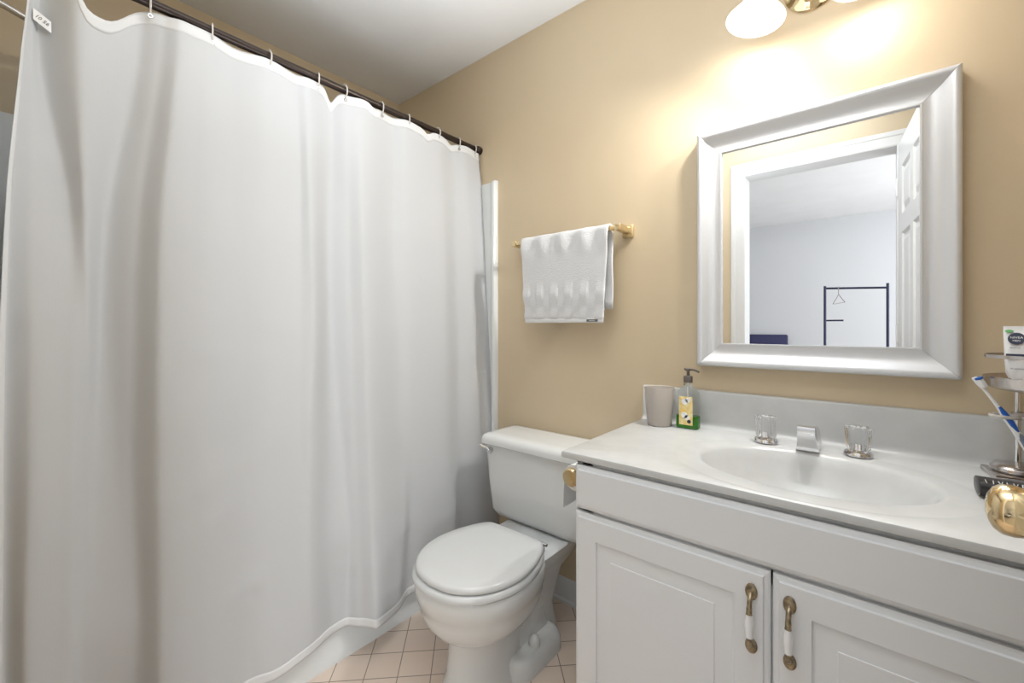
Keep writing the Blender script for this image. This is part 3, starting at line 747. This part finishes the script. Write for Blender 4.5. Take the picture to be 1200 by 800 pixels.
for x, y in ((-0.229, 1.403), (-0.024, 1.407)):
    bm = BM()
    lathe(bm, (x, y, CT), (0, 0, 1), [(0.031, 0), (0.031, 0.004), (0.028, 0.009), (0.018, 0.012), (0.010, 0.015), (0.007, 0.03), (0.0, 0.03)], 32)
    esc = obj('handle_base', bm, 'chrome', fa)
    bm = BM()
    fl = lambda i, h: 1.0+0.05*math.cos(i*2*PI/6)
    lathe(bm, (x, y, CT+0.014), (0, 0, 1), [(0.0225, 0), (0.0245, 0.004), (0.0255, 0.03), (0.0272, 0.048), (0.0272, 0.054), (0.023, 0.059), (0.010, 0.061), (0.0, 0.061)], 72, rf=fl)
    obj('acrylic_knob', bm, 'acrylic', fa, ang=30)

# ------------------------------------------------------------------ candle glass and soap bottle
cg = thing('candle_glass', 'frosted greige tumbler standing at the left end of the counter', 'tumbler', (-0.541, 1.412, CT))
bm = BM(); lathe(bm, (-0.541, 1.412, CT+0.0005), (0, 0, 1), [(0.036, 0), (0.039, 0.003), (0.048, 0.124), (0.0475, 0.126), (0.0455, 0.124), (0.037, 0.006), (0, 0.006)], 40, cap1=False); obj('glass', bm, 'frost', cg)
bm = BM(); lathe(bm, (-0.541, 1.412, CT+0.007), (0, 0, 1), [(0.0355, 0), (0.043, 0.095), (0, 0.095)], 32); obj('candle_wax', bm, 'wax', cg)

BX, BYY = -0.452, 1.425
sb = thing('soap_bottle', 'clear pump bottle with yellow label and green liquid soap', 'soap bottle', (BX, BYY, CT))
def sq(hw, hd, z, r): return rrect(BX-hw, BX+hw, BYY-hd, BYY+hd, r, z, 5)
bm = BM(); loft(bm, [sq(0.033, 0.020, CT+0.001, 0.012), sq(0.035, 0.022, CT+0.006, 0.014), sq(0.034, 0.022, CT+0.10, 0.014), sq(0.032, 0.021, CT+0.115, 0.016), sq(0.024, 0.018, CT+0.127, 0.015), sq(0.0125, 0.0125, CT+0.136, 0.012), sq(0.012, 0.012, CT+0.150, 0.0118)]); obj('bottle', bm, 'glass', sb, ang=50)
bm = BM(); loft(bm, [sq(0.0318, 0.019, CT+0.003, 0.012), sq(0.0335, 0.0205, CT+0.008, 0.013), sq(0.0335, 0.0205, CT+0.042, 0.013)]); obj('liquid_soap', bm, 'soap', sb)
bm = BM(); box(bm, BX-0.021, BX+0.021, BYY-0.0236, BYY-0.0224, CT+0.014, CT+0.104, 0.0005)
for (dx, dz_, r_) in ((-0.004, 0.088, 0.010), (0.007, 0.094, 0.008), (-0.004, 0.045, 0.010), (0.004, 0.038, 0.008), (0.010, 0.026, 0.006)):
    lathe(bm, (BX+dx, BYY-0.0236, CT+dz_), (0, -1, 0), [(r_, 0), (r_, 0.0003), (0, 0.0003)], 14, mi=1 if r_ > 0.006 else 2)
obj('label', bm, ['label', 'white', 'ink'], sb, sm=False)
bm = BM()
lathe(bm, (BX, BYY, CT+0.148), (0, 0, 1), [(0.0135, 0), (0.014, 0.002), (0.014, 0.018), (0.012, 0.021), (0.005, 0.022), (0.0045, 0.036), (0.008, 0.037), (0.008, 0.043), (0, 0.044)], 24)
tube(bm, cr([(BX-0.012, BYY, CT+0.190), (BX, BYY, CT+0.190), (BX+0.022, BYY-0.006, CT+0.189), (BX+0.036, BYY-0.010, CT+0.184)], 4), 0.0035, 10)
obj('pump', bm, 'gunmetal', sb)
bm = BM(); tube(bm, [(BX, BYY, CT+0.012), (BX, BYY, CT+0.147)], 0.0025, 8); obj('dip_tube', bm, 'white', sb)

# ------------------------------------------------------------------ framed mirror
mi_ = thing('wall_mirror', 'rectangular mirror in a wide satin silver frame above the sink', 'mirror', (-0.135, YB, 1.01))
MX0, MX1, MZ0, MZ1 = -0.437, 0.168, 1.008, 1.762
prof = [(0.0, 0.002), (0.0, 0.033), (0.002, 0.038), (0.006, 0.041), (0.011, 0.0415), (0.018, 0.0385), (0.030, 0.0305), (0.043, 0.0248), (0.056, 0.0240), (0.0685, 0.0268), (0.0695, 0.0285), (0.0735, 0.0285), (0.074, 0.014), (0.060, 0.002)]
bm = BM()
def mcorner(k, d, h):
    return ((MX0+d, YB-h, MZ0+d), (MX1-d, YB-h, MZ0+d), (MX1-d, YB-h, MZ1-d), (MX0+d, YB-h, MZ1-d))[k % 4]
for k in range(4):       # four mitred rails
    A_, B_ = [Vector(mcorner(k, d, h)) for d, h in prof], [Vector(mcorner(k+1, d, h)) for d, h in prof]
    t_ = (B_[0]-A_[0]).normalized()*0.0004
    loft(bm, [[p+t_ for p in A_], [p-t_ for p in B_]])
obj('frame', bm, 'frame', mi_, ang=32)
bm = BM(); box(bm, MX0+0.066, MX1-0.066, YB-0.020, YB-0.014, MZ0+0.066, MZ1-0.066); obj('mirror_glass', bm, 'mirror', mi_, sm=False)

# ------------------------------------------------------------------ vanity light
vl = thing('vanity_light', 'brass two arm wall light with white bell shades above the mirror', 'wall light', (-0.135, YB, 2.07))
LC = Vector((-0.128, YB, 2.112))
bm = BM(); lathe(bm, LC, (0, -1, 0), [(0.066, 0), (0.068, 0.005), (0.062, 0.012), (0.050, 0.016), (0.046, 0.024), (0.030, 0.034), (0.012, 0.040), (0.010, 0.055), (0.014, 0.060), (0.008, 0.070), (0, 0.072)], 48); obj('canopy', bm, 'brass', vl, ang=60)
for s in (-1, 1):
    bm = BM(); tube(bm, cr([LC+Vector((s*0.01, -0.03, 0)), LC+Vector((s*0.06, -0.09, 0.03)), LC+Vector((s*0.105, -0.115, 0.02)), LC+Vector((s*0.102, -0.118, 0.012))], 6), 0.006, 12)
    top = LC+Vector((s*0.102, -0.118, 0.014)); ax = Vector((s*0.16, -0.12, -1)).normalized()
    lathe(bm, top, ax, [(0.010, 0), (0.026, 0.006), (0.028, 0.022), (0.026, 0.024)], 28); obj('arm', bm, 'brass', vl, ang=50)
    bm = BM(); pr = [(0.024, 0.012), (0.030, 0.022), (0.034, 0.045), (0.037, 0.070), (0.051, 0.095), (0.067, 0.115), (0.075, 0.126), (0.0735, 0.127), (0.065, 0.116), (0.049, 0.096), (0.035, 0.070), (0.032, 0.045), (0.027, 0.022)]
    lathe(bm, top, ax, pr, 40, cap0=False, cap1=False); shd = obj('glass_shade', bm, 'shade', vl, ang=70)
    bm = BM(); lathe(bm, top, ax, [(0.012, 0.02), (0.013, 0.04), (0.024, 0.065), (0.027, 0.08), (0.022, 0.096), (0.010, 0.104), (0, 0.105)], 20); obj('bulb', bm, 'bulb', shd)
    L = bpy.data.lights.new('vanity_bulb', 'POINT'); L.energy = BULB_W; L.color = BULB_C; L.shadow_soft_size = 0.028
    lo = bpy.data.objects.new('vanity_bulb_light', L); C.objects.link(lo); lo.location = top+ax*0.135
    L = bpy.data.lights.new('vanity_added_spot', 'SPOT'); L.energy = BEAM_W*0.5; L.color = (1.0, 0.985, 0.95); L.shadow_soft_size = 0.022  # extra spot added to the bulb, turned off the shade's axis towards the curtain
    L.spot_size = math.radians(152); L.spot_blend = 0.6
    lo = bpy.data.objects.new('vanity_added_spot_light', L); C.objects.link(lo); lo.location = top+ax*0.140
    lo.rotation_euler = Vector((-0.62, -0.62, -0.62)).to_track_quat('-Z', 'Y').to_euler()

# ------------------------------------------------------------------ toilet roll on the cabinet side
PX, PZ = -0.650, 0.708
hd = thing('toilet_roll_holder', 'pale brass roll holder fixed to the side of the vanity', 'roll holder', (VX0, 1.1, PZ))
for y in (1.035, 1.175):
    bm = BM(); loft(bm, [[(VX0-0.001, y+dy*1.3, PZ+dz_*1.25) for dy, dz_ in ((-0.012, -0.02), (0.012, -0.02), (0.012, 0.02), (-0.012, 0.02))], [(VX0-0.007, y+dy*1.2, PZ+dz_*1.2) for dy, dz_ in ((-0.012, -0.02), (0.012, -0.02), (0.012, 0.02), (-0.012, 0.02))], [(VX0-0.012, y+dy*0.7, PZ+dz_*0.95) for dy, dz_ in ((-0.012, -0.02), (0.012, -0.02), (0.012, 0.02), (-0.012, 0.02))], [(VX0-0.055, y+dy*0.7, PZ+dz_*0.85) for dy, dz_ in ((-0.012, -0.02), (0.012, -0.02), (0.012, 0.02), (-0.012, 0.02))]])
    lathe(bm, (PX, y-0.009, PZ), (0, 1, 0), [(0.001, 0), (0.022, 0.001), (0.026, 0.005), (0.026, 0.013), (0.022, 0.017), (0.001, 0.018)], 28)
    obj('post', bm, 'pale_brass', hd, ang=30)
bm = BM(); tube(bm, [(PX, 1.044, PZ), (PX, 1.166, PZ)], 0.009, 16); obj('roller', bm, 'pale_brass', hd)
tp = thing('toilet_paper_roll', 'roll of white toilet paper on the brass holder at the vanity side', 'toilet paper', (PX, 1.105, PZ))
bm = BM(); lathe(bm, (PX, 1.056, PZ-0.008), (0, 1, 0), [(0.0195, 0), (0.0365, 0), (0.037, 0.001), (0.037, 0.099), (0.0365, 0.1), (0.0195, 0.1)], 40, cap0=False, cap1=False)
obj('roll', bm, 'paper', tp, ang=40)
bm = BM(); lathe(bm, (PX, 1.056, PZ-0.008), (0, 1, 0), [(0.0195, 0), (0.0195, 0.1), (0.0185, 0.1), (0.0185, 0)], 30, cap0=False, cap1=False); obj('card_core', bm, 'card', tp)
bm = BM()
sh_ = [(PX-0.0377*math.cos(a), PZ-0.008+0.0377*math.sin(a)) for a in (0.9, 0.6, 0.3, 0.0)]+[(PX-0.0385, PZ-0.03), (PX-0.040, PZ-0.06), (PX-0.041, PZ-0.104)]
loft(bm, [[(x-0.0004, y, z) for x, z in sh_]+[(x+0.0004, y, z) for x, z in sh_[::-1]] for y in (1.057, 1.155)])
obj('loose_sheet', bm, 'paper', tp, ang=60)

# ------------------------------------------------------------------ right end of the counter
OX, OY = 0.246, 1.412
og = thing('toiletry_stand', 'steel tiered toiletry stand with round tray at the counter end', 'stand', (OX, OY, CT))
bm = BM(); box(bm, OX-0.048, OX+0.060, OY-0.044, OY+0.044, CT+0.0005, CT+0.012, 0.003, rot=Matrix.Rotation(0.12, 3, 'Z')); obj('base_plate', bm, 'steel', og)
bm = BM(); lathe(bm, (OX, OY, CT+0.013), (0, 0, 1), [(0.040, 0), (0.044, 0.004), (0.043, 0.010), (0.037, 0.016), (0.024, 0.019), (0.012, 0.020), (0, 0.020)], 40); obj('base_dome', bm, 'steel', og)
bm = BM(); tube(bm, [(OX-0.002, OY, CT+0.028), (OX-0.002, OY, CT+0.295)], 0.005, 12); obj('pole', bm, 'chrome', og)
bm = BM(); TC = (0.303, 1.372)
lathe(bm, (TC[0], TC[1], CT+0.196), (0, 0, 1), [(0.0, 0), (0.10, 0.0), (0.112, 0.006), (0.116, 0.027), (0.114, 0.027), (0.108, 0.008), (0.098, 0.004), (0, 0.004)], 48, cap0=False, cap1=False); obj('tray', bm, 'steel', og)
bm = BM(); lathe(bm, (TC[0], TC[1], CT+0.262), (0, 0, 1), [(0.111, 0), (0.1125, 0.0), (0.1125, 0.007), (0.111, 0.007), (0.111, 0)], 48, cap0=False, cap1=False)
for a in (0.5, 1.3, 5.6): tube(bm, [(TC[0]+0.1135*math.cos(a), TC[1]+0.1135*math.sin(a), CT+0.215), (TC[0]+0.1125*math.cos(a), TC[1]+0.1125*math.sin(a), CT+0.264)], 0.002, 8)
obj('tray_rail', bm, 'steel', og, ang=30)
# clear holder plate with brush slots
bm = BM()
box(bm, OX-0.010, OX+0.028, OY-0.016, OY+0.016, CT+0.128, CT+0.142, 0.003)
for cx_, cy_ in ((0.219, 1.368), (0.262, 1.362)): torus(bm, (cx_, cy_, CT+0.138), (0, 0, 1), 0.021, 0.0038, 28, 8)
obj('brush_holder', bm, 'ring', og)
def brush(name, label, bot, top, mat_h, mat_grip, bend):
    t_ = thing(name, label, 'toothbrush', bot)
    b0, t0 = Vector(bot), Vector(top); ax = (t0-b0); side = Vector(bend)
    pts = [b0+ax*k+side*math.sin(PI*k)*0.006 for k in [i/14 for i in range(15)]]
    bm = BM(); tube(bm, pts, [0.0050, 0.0062, 0.0066, 0.0066, 0.0064, 0.0058, 0.0060, 0.0064, 0.0052, 0.0038, 0.0030, 0.0028, 0.0030, 0.0052, 0.0050], 12); obj('handle', bm, mat_h, t_)
    bm = BM(); tube(bm, [p+side*0.0026 for p in pts[5:10]], [0.0035, 0.0052, 0.0056, 0.0050, 0.0028], 10); obj('thumb_grip', bm, mat_grip, t_)
    bm = BM(); tube(bm, [p+side*0.0020 for p in pts[0:6]], [0.0040, 0.0058, 0.0062, 0.0062, 0.0058, 0.0035], 10); obj('lower_grip', bm, 'greyblue', t_)
    q0, q1 = b0+ax*0.87, b0+ax*1.0; n_ = side.normalized()
    bm = BM(); box(bm, -0.0045, 0.0045, -0.0115, 0.0065, 0, 0.009, 0.001); box(bm, -0.0045, 0.0045, 0.0068, 0.0115, 0, 0.0105, 0.001, mi=1)
    bm.transform(frame_m((q0+q1)/2+n_*0.003, ax.cross(n_), ax)); 
    # orient: local z = bristle direction
    obj('bristles', bm, ['white', 'blue'], t_)
brush('toothbrush', 'white and grey toothbrush with a blue grip leaning left in the clear holder', (0.262, 1.366, CT+0.045), (0.172, 1.352, CT+0.218), 'white', 'blue', (0.5, -0.8, 0.3))

# face cream tube standing on the tray
tu = thing('cream_tube', 'white face cream tube with a dark oval logo standing on the tray', 'tube', (0.243, 1.352, CT+0.201))
ux, uy = Vector((0.97, -0.24, 0)), Vector((0.24, 0.97, 0)); c0 = Vector((0.243, 1.352, CT+0.201))
def trng(hw, hd, z, n_=28): return [c0+ux*(hw*math.cos(2*PI*i/n_))+uy*(hd*math.sin(2*PI*i/n_))+Vector((0, 0, z)) for i in range(n_)]
bm = BM(); loft(bm, [trng(0.017, 0.014, 0), trng(0.018, 0.015, 0.002), trng(0.018, 0.015, 0.018), trng(0.019, 0.015, 0.019)]); obj('cap', bm, 'white', tu)
bm = BM(); loft(bm, [trng(0.022, 0.0165, 0.0195), trng(0.026, 0.0165, 0.03), trng(0.0275, 0.0155, 0.06), trng(0.0285, 0.010, 0.095), trng(0.029, 0.0035, 0.115), trng(0.029, 0.0012, 0.120), trng(0.029, 0.0010, 0.128)]); obj('tube_body', bm, 'white', tu, ang=50)
bm = BM()
fn = -uy
def on(dx, z, off): return c0+ux*dx+Vector((0, 0, z))+fn*off
tilt = Vector((0, 0, 1))
lg = on(-0.010, 0.102, 0.0095)
up = (Vector((0, 0, 1))-fn*0.28).normalized()
loft(bm, [[lg+ux*(0.0120*math.cos(2*PI*i/28+0.0))+up*(0.0128*math.sin(2*PI*i/28))+fn*(h) for i in range(28)] for h in (-0.001, 0.0012)], mi=0)
text(bm, 'NIVEA', 0.0064, frame_m(lg+fn*0.0018+up*0.0022, ux, up), 0.0002, 1)
text(bm, 'MEN', 0.0052, frame_m(lg+fn*0.0018-up*0.0045, ux, up), 0.0002, 1)
g_ = on(-0.0205, 0.1175, 0.0045)
loft(bm, [[g_+ux*(0.0060*math.cos(2*PI*i/16))+up*(0.003*math.sin(2*PI*i/16))+fn*h for i in range(16)] for h in (-0.001, 0.0008)], mi=2)
text(bm, 'SENSITIVE', 0.0034, frame_m(on(-0.012, 0.083, 0.0142), ux, up), 0.0002, 0)
for z0, dx0, dx1 in ((0.066, -0.024, 0.002), (0.060, -0.024, 0.006)):
    q = [on(dx0, z0, 0.0165), on(dx1, z0, 0.0175), on(dx1+0.004, z0+0.0045, 0.017), on(dx0, z0+0.0045, 0.0155)]
    loft(bm, [[p-fn*0.004 for p in q], q], mi=0)
text(bm, '0% ALCOHOL', 0.0038, frame_m(on(-0.006, 0.040, 0.0178), ux, (0, 0, 1)), 0.0002, 0)
obj('printed_logo', bm, ['ink', 'white', 'green'], tu, sm=False)

# black packet lying in front of the stand
pk = thing('black_pouch', 'black rounded pouch with white lettering lying behind the door knob', 'pouch', (0.24, 1.235, CT))
bm = BM()
def pring(x, k): return [(x, 1.235+0.032*k*math.copysign(abs(math.cos(a))**0.7, math.cos(a)), CT+0.0162+0.0152*k*math.copysign(abs(math.sin(a))**0.7, math.sin(a))) for a in [2*PI*i/28 for i in range(28)]]
loft(bm, [pring(0.160, 0.90), pring(0.1615, 1.0), pring(0.318, 1.0), pring(0.3195, 0.9)]); obj('pouch_body', bm, 'black', pk, ang=40)
bm = BM(); xx = 0.170
for s_ in ('\\', 'I', 'V', 'L', 'V', 'E', '3', 'E'):
    text(bm, s_, 0.0115, frame_m((xx, 1.2135, CT+0.0305), (1, 0, 0), (0, 1, 1.1)), 0.0006, 0); xx += 0.0095
obj('lettering', bm, 'sheet', pk, sm=False)

# ------------------------------------------------------------------ bedroom seen in the mirror
bed = thing('bed', 'bed with a navy headboard against the bedroom wall, reflected in the mirror', 'bed', (-1.35, BY+1.0, 0))
bm = BM(); box(bm, -1.86, -0.80, BY+0.015, BY+0.075, 0.25, 1.032, 0.015); obj('headboard', bm, 'navy', bed)
bm = BM(); box(bm, -1.84, -0.82, BY+0.085, BY+2.0, 0.16, 0.36, 0.02); obj('bed_base', bm, 'navy', bed)
bm = BM(); box(bm, -1.83, -0.83, BY+0.085, BY+1.98, 0.362, 0.60, 0.05, 4); obj('mattress', bm, 'sheet', bed)
for x, y in ((-1.8, BY+0.15), (-0.87, BY+0.15), (-1.8, BY+1.93), (-0.87, BY+1.93)):
    bm = BM(); tube(bm, [(x, y, 0), (x, y, 0.165)], 0.025, 12); obj('leg', bm, 'black', bed)
rk = thing('clothes_rack', 'dark navy tubular clothes rack in the bedroom, reflected in the mirror', 'clothes rack', (-0.12, -2.8, 0))
RY = -2.8
for x in (-0.380, 0.134):
    bm = BM(); tube(bm, [(x, RY, 0.03), (x, RY, 1.575)], 0.0125, 12); obj('post', bm, 'rackpaint', rk)
    bm = BM(); tube(bm, [(x, RY-0.22, 0.014), (x, RY+0.22, 0.014)], 0.014, 12); obj('foot', bm, 'rackpaint', rk)
bm = BM(); tube(bm, [(-0.380, RY, 1.55), (0.134, RY, 1.53)], 0.011, 12); obj('top_rail', bm, 'rackpaint', rk)
bm = BM(); tube(bm, [(-0.380, RY, 1.20), (-0.22, RY+0.0, 1.20)], 0.009, 12); obj('side_rail', bm, 'rackpaint', rk)
hg = thing('clothes_hanger', 'pale wire hanger on the rack rail, reflected in the mirror', 'hanger', (-0.262, RY, 1.5))
bm = BM(); hx = -0.262
tube(bm, cr([(hx+0.004, RY-0.014, 1.549), (hx, RY, 1.5615), (hx, RY+0.014, 1.549), (hx, RY+0.006, 1.51), (hx, RY, 1.48)], 5), 0.004, 8)
tube(bm, cr([(hx, RY, 1.48), (hx+0.03, RY+0.10, 1.43), (hx+0.055, RY+0.19, 1.395), (hx+0.053, RY+0.185, 1.385), (hx, RY, 1.385), (hx-0.053, RY-0.185, 1.385), (hx-0.055, RY-0.19, 1.395), (hx-0.03, RY-0.10, 1.43), (hx, RY, 1.48)], 4), 0.004, 8)
obj('wire', bm, 'steel', hg)
